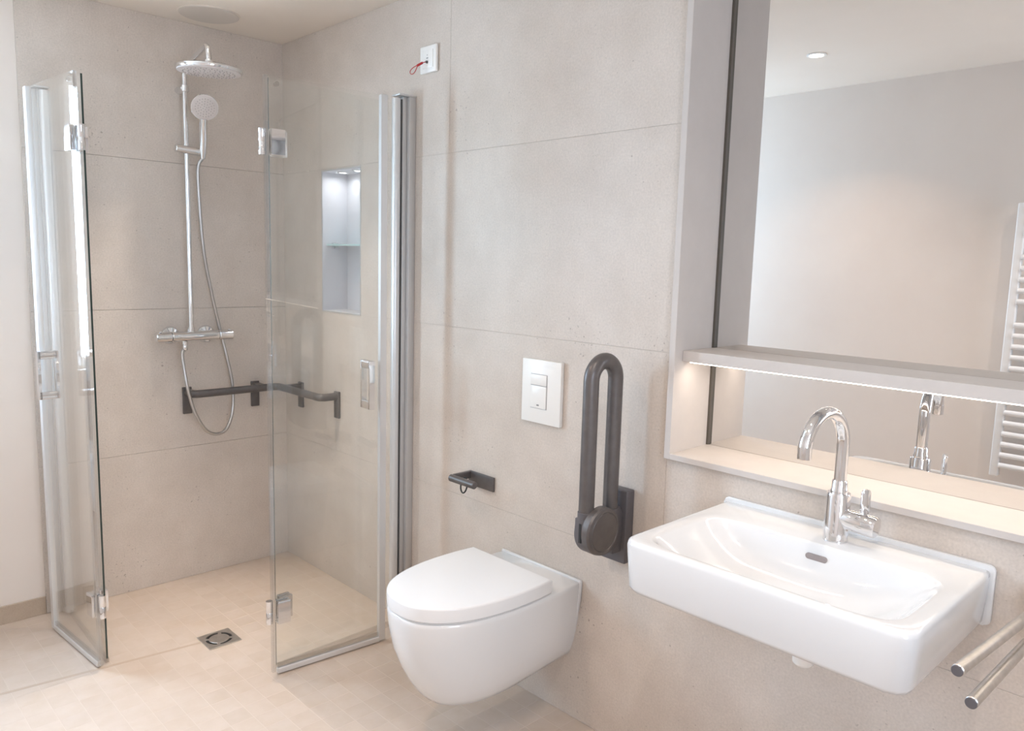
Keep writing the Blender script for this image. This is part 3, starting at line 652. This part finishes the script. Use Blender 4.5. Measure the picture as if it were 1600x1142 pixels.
# tap
tp = thing('basin_tap', (2.657, -0.078, 0.832), 'chrome swan-neck basin tap with side lever on the wash basin', 'tap')
FX, FY = 2.657, -0.078
bm = bmesh.new(); lathe(bm, [(0, 0), (0.0265, 0), (0.0270, 0.002), (0.0260, 0.006), (0.0255, 0.104), (0.0240, 0.108), (0, 0.108)], (FX, FY, ZT), (0, 0, 1), 40); link('tap_body', bm, 'chrome', tp)
bm = bmesh.new(); lathe(bm, [(0, 0), (0.0185, 0), (0.0190, 0.006), (0.0170, 0.010), (0.0165, 0.024), (0.0150, 0.028), (0, 0.028)], (FX, FY, ZT+0.108), (0, 0, 1), 36); link('collar', bm, 'chrome', tp)
R = 0.076; zc = 1.048; dirv = Vector((-0.10, -1, 0)).normalized()
path = [Vector((FX, FY, 0.955)), Vector((FX, FY, 1.0))] + [Vector((FX, FY, zc)) + dirv*(R - R*math.cos(PI*k/24)) + Vector((0, 0, R*math.sin(PI*k/24))) for k in range(24)] 
tip = path[-1]; path.append(tip+Vector((0, 0, -0.006)))
bm = bmesh.new(); tube(bm, path, 0.0138, 24); spt = link('spout', bm, 'chrome', tp)
bm = bmesh.new(); lathe(bm, [(0.008, 0.002), (0.0095, 0), (0.0142, 0), (0.0145, 0.002), (0.0145, 0.026), (0, 0.026)], tip+Vector((0, 0, -0.022)), (0, 0, 1), 28); link('aerator', bm, 'chrome', spt)
bm = bmesh.new(); lathe(bm, [(0, 0), (0.0200, 0), (0.0225, 0.012), (0.0235, 0.030), (0.0235, 0.066), (0.0215, 0.070), (0, 0.071)], (FX+0.016, FY, 0.886), (1, 0, -0.06), 36); lv = link('lever_barrel', bm, 'chrome', tp)
bm = bmesh.new(); prism(bm, rrect(-0.0095, 0.0095, 0.0, 0.056, 0.007), 'y', -0.003, 0.003, 0.0012)
for v in bm.verts: v.co = Matrix.Rotation(0.9, 3, 'Z') @ v.co + Vector((FX+0.058, FY, 0.904))
link('lever_handle', bm, 'chrome', lv)

# ------------------------------------------------------------------ mirror niche
mn = thing('mirror_niche', ((MX0+MX1)/2, 0, MZ0), 'beige framed recessed mirror niche above the basin with a lit shelf', 'mirror')
MD = 0.163; bt_ = 0.0185; pf = -0.016
for x0 in (MX0+0.0005, MX1-bt_-0.0005):
    link('side_board', B(x0, x0+bt_, pf, MD, MZ0+0.0005, MZ1-0.0005, bevel=0.0008, seg=1), 'laminate', mn, 0)
link('sill_board', B(MX0+bt_+0.0008, MX1-bt_-0.0008, pf, MD+0.0075, MZ0+0.0005, MZ0+bt_-0.002, bevel=0.0008, seg=1), 'laminate', mn, 0)
link('top_board', B(MX0+bt_+0.0008, MX1-bt_-0.0008, pf, MD, MZ1-bt_, MZ1-0.0005, bevel=0.0008, seg=1), 'laminate', mn, 0)
IX0, IX1 = MX0+bt_+0.001, MX1-bt_-0.001; SZ0, SZ1 = 1.170, 1.1985
shf = link('shelf', B(IX0, IX1, 0.020, MD+0.0075, SZ0, SZ1, bevel=0.0008, seg=1), 'laminate', mn, 0)
link('led_strip', B(IX0+0.02, IX1-0.02, 0.026, 0.034, SZ0-0.003, SZ0-0.0002), 'led', shf, 0)
area('led_strip_light', ((IX0+IX1)/2, 0.040, SZ0-0.006), (0, 0.35, -1), IX1-IX0-0.06, 0.012, 1.6, (1.0, 0.88, 0.75))
for z0, z1 in ((MZ0+bt_-0.004, SZ0+0.002), (SZ1-0.002, MZ1-bt_)):
    pn = link('mirror_pane', B(IX0+0.006, IX1-0.006, MD+0.009, MD+0.014, z0+0.001, z1-0.001), 'mirror', mn, 0)
    e0, e1 = (MZ0+bt_-0.0015, SZ0-0.0002) if z0 < 1 else (SZ1+0.0002, z1)
    for xa, xb in ((IX0-0.001, IX0+0.006), (IX1-0.006, IX1+0.001)):
        link('gap_strip', B(xa, xb, MD, MD+0.012, e0, e1), 'edge', pn, 0)  # dark strip filling the gap between side board and mirror
link('back_board', B(MX0, MX1, MD+0.016, MD+0.022, MZ0, MZ1), 'edge', mn, 0)

# ------------------------------------------------------------------ towel arms
ta = thing('swivel_towel_rail', (3.04, 0, 0.72), 'brushed steel two-arm swivel towel rail at the right of the basin', 'towel rail')
bm = bmesh.new(); box(bm, 3.018, 3.062, -0.010, -0.0004, 0.715, 0.835, 0.003); cyl(bm, (3.04, -0.030, 0.720), (3.04, -0.030, 0.830), 0.012, 24); box(bm, 3.034, 3.046, -0.03, -0.008, 0.722, 0.828); link('wall_mount', bm, 'steel', ta)
for z, e in ((0.80, (3.010, -0.430)), (0.75, (3.031, -0.418))):
    s_ = Vector((3.04, -0.030, z)); q = Vector((e[0], e[1], z)); bm = bmesh.new(); cyl(bm, s_, q, 0.0098, 24); am = link('towel_arm', bm, 'steel', ta)
    bm = bmesh.new(); dd = (q-s_).normalized(); cyl(bm, q+dd*0.0001, q+dd*0.003, 0.0092, 24, 0.001); link('end_cap', bm, 'anthracite_plastic', am)

# ------------------------------------------------------------------ towel radiator on the opposite wall (seen in the mirror)
ra = thing('towel_radiator', (2.7, YL, 0.52), 'white ladder towel radiator on the opposite wall seen in the mirror', 'radiator')
rx0, rx1, ry = 2.395, 2.995, YL+0.055
for x in (rx0, rx1):
    bm = bmesh.new(); box(bm, x-0.018, x+0.018, ry-0.016, ry+0.016, 0.515, 1.74, 0.006, 3); link('upright', bm, 'radiator', ra)
z = 0.568
for grp in (7, 6, 5, 4):
    for k in range(grp):
        if z > 1.72: break
        bm = bmesh.new(); cyl(bm, (rx0+0.017, ry+0.014, z), (rx1-0.017, ry+0.014, z), 0.0125, 16); link('rung', bm, 'radiator', ra); z += 0.0485
    z += 0.055
for x in (rx0, rx1):
    for zz in (0.62, 1.62):
        bm = bmesh.new(); cyl(bm, (x, YL+0.0004, zz), (x, ry-0.015, zz), 0.010, 16); link('wall_stud', bm, 'radiator', ra)

# ------------------------------------------------------------------ ceiling fittings
cv = thing('ceiling_disc', (0.182, -0.405, H), 'round flush darker plate on the ceiling above the rain shower', 'roundel')  # thin round plate, slightly darker than the ceiling paint
bm = bmesh.new(); lathe(bm, [(0, -0.0005), (0.112, -0.0005), (0.112, -0.004), (0.109, -0.0055), (0.104, -0.0055), (0, -0.0055)], (0.182, -0.405, H), (0, 0, 1), 64); link('plate', bm, 'roundel', cv)
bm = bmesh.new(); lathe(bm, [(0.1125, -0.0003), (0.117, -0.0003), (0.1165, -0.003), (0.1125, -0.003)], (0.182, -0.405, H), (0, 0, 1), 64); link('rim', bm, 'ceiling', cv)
def downlight(x, y, label, power, color, spread=115):
    t = thing('downlight', (x, y, H), label, 'downlight', 'recessed ceiling downlights')
    bm = bmesh.new(); lathe(bm, [(0.030, -0.0004), (0.042, -0.0004), (0.042, -0.003), (0.031, -0.005), (0.030, -0.002)], (x, y, H), (0, 0, 1), 32); link('ring', bm, 'plastic', t)
    bm = bmesh.new(); cyl(bm, (x, y, H-0.0028), (x, y, H-0.0004), 0.0298, 32, 0.0003); link('lens', bm, 'lamp', t)
    area('downlight_lamp', (x, y, H-0.007), (0, 0, -1), 0.055, 0.055, power, color, 'DISK', spread)
downlight(1.69, -1.31, 'small lit recessed downlight in the ceiling, reflected in the mirror', 5.0, (1.0, 0.70, 0.50))
downlight(0.56, -0.60, 'recessed downlight in the ceiling over the shower', 4.8, (1.0, 0.88, 0.76), 78)
downlight(2.66, -0.72, 'added unseen fill downlight in the ceiling above the wash basin', 3.0, (1.0, 0.90, 0.80), 115)  # lamp added out of view to brighten the lower right wall and basin
downlight(2.95, -1.31, 'added unseen downlight in the ceiling near the radiator wall', 6, (1.0, 0.93, 0.90))  # lamp added out of view for general light on this side
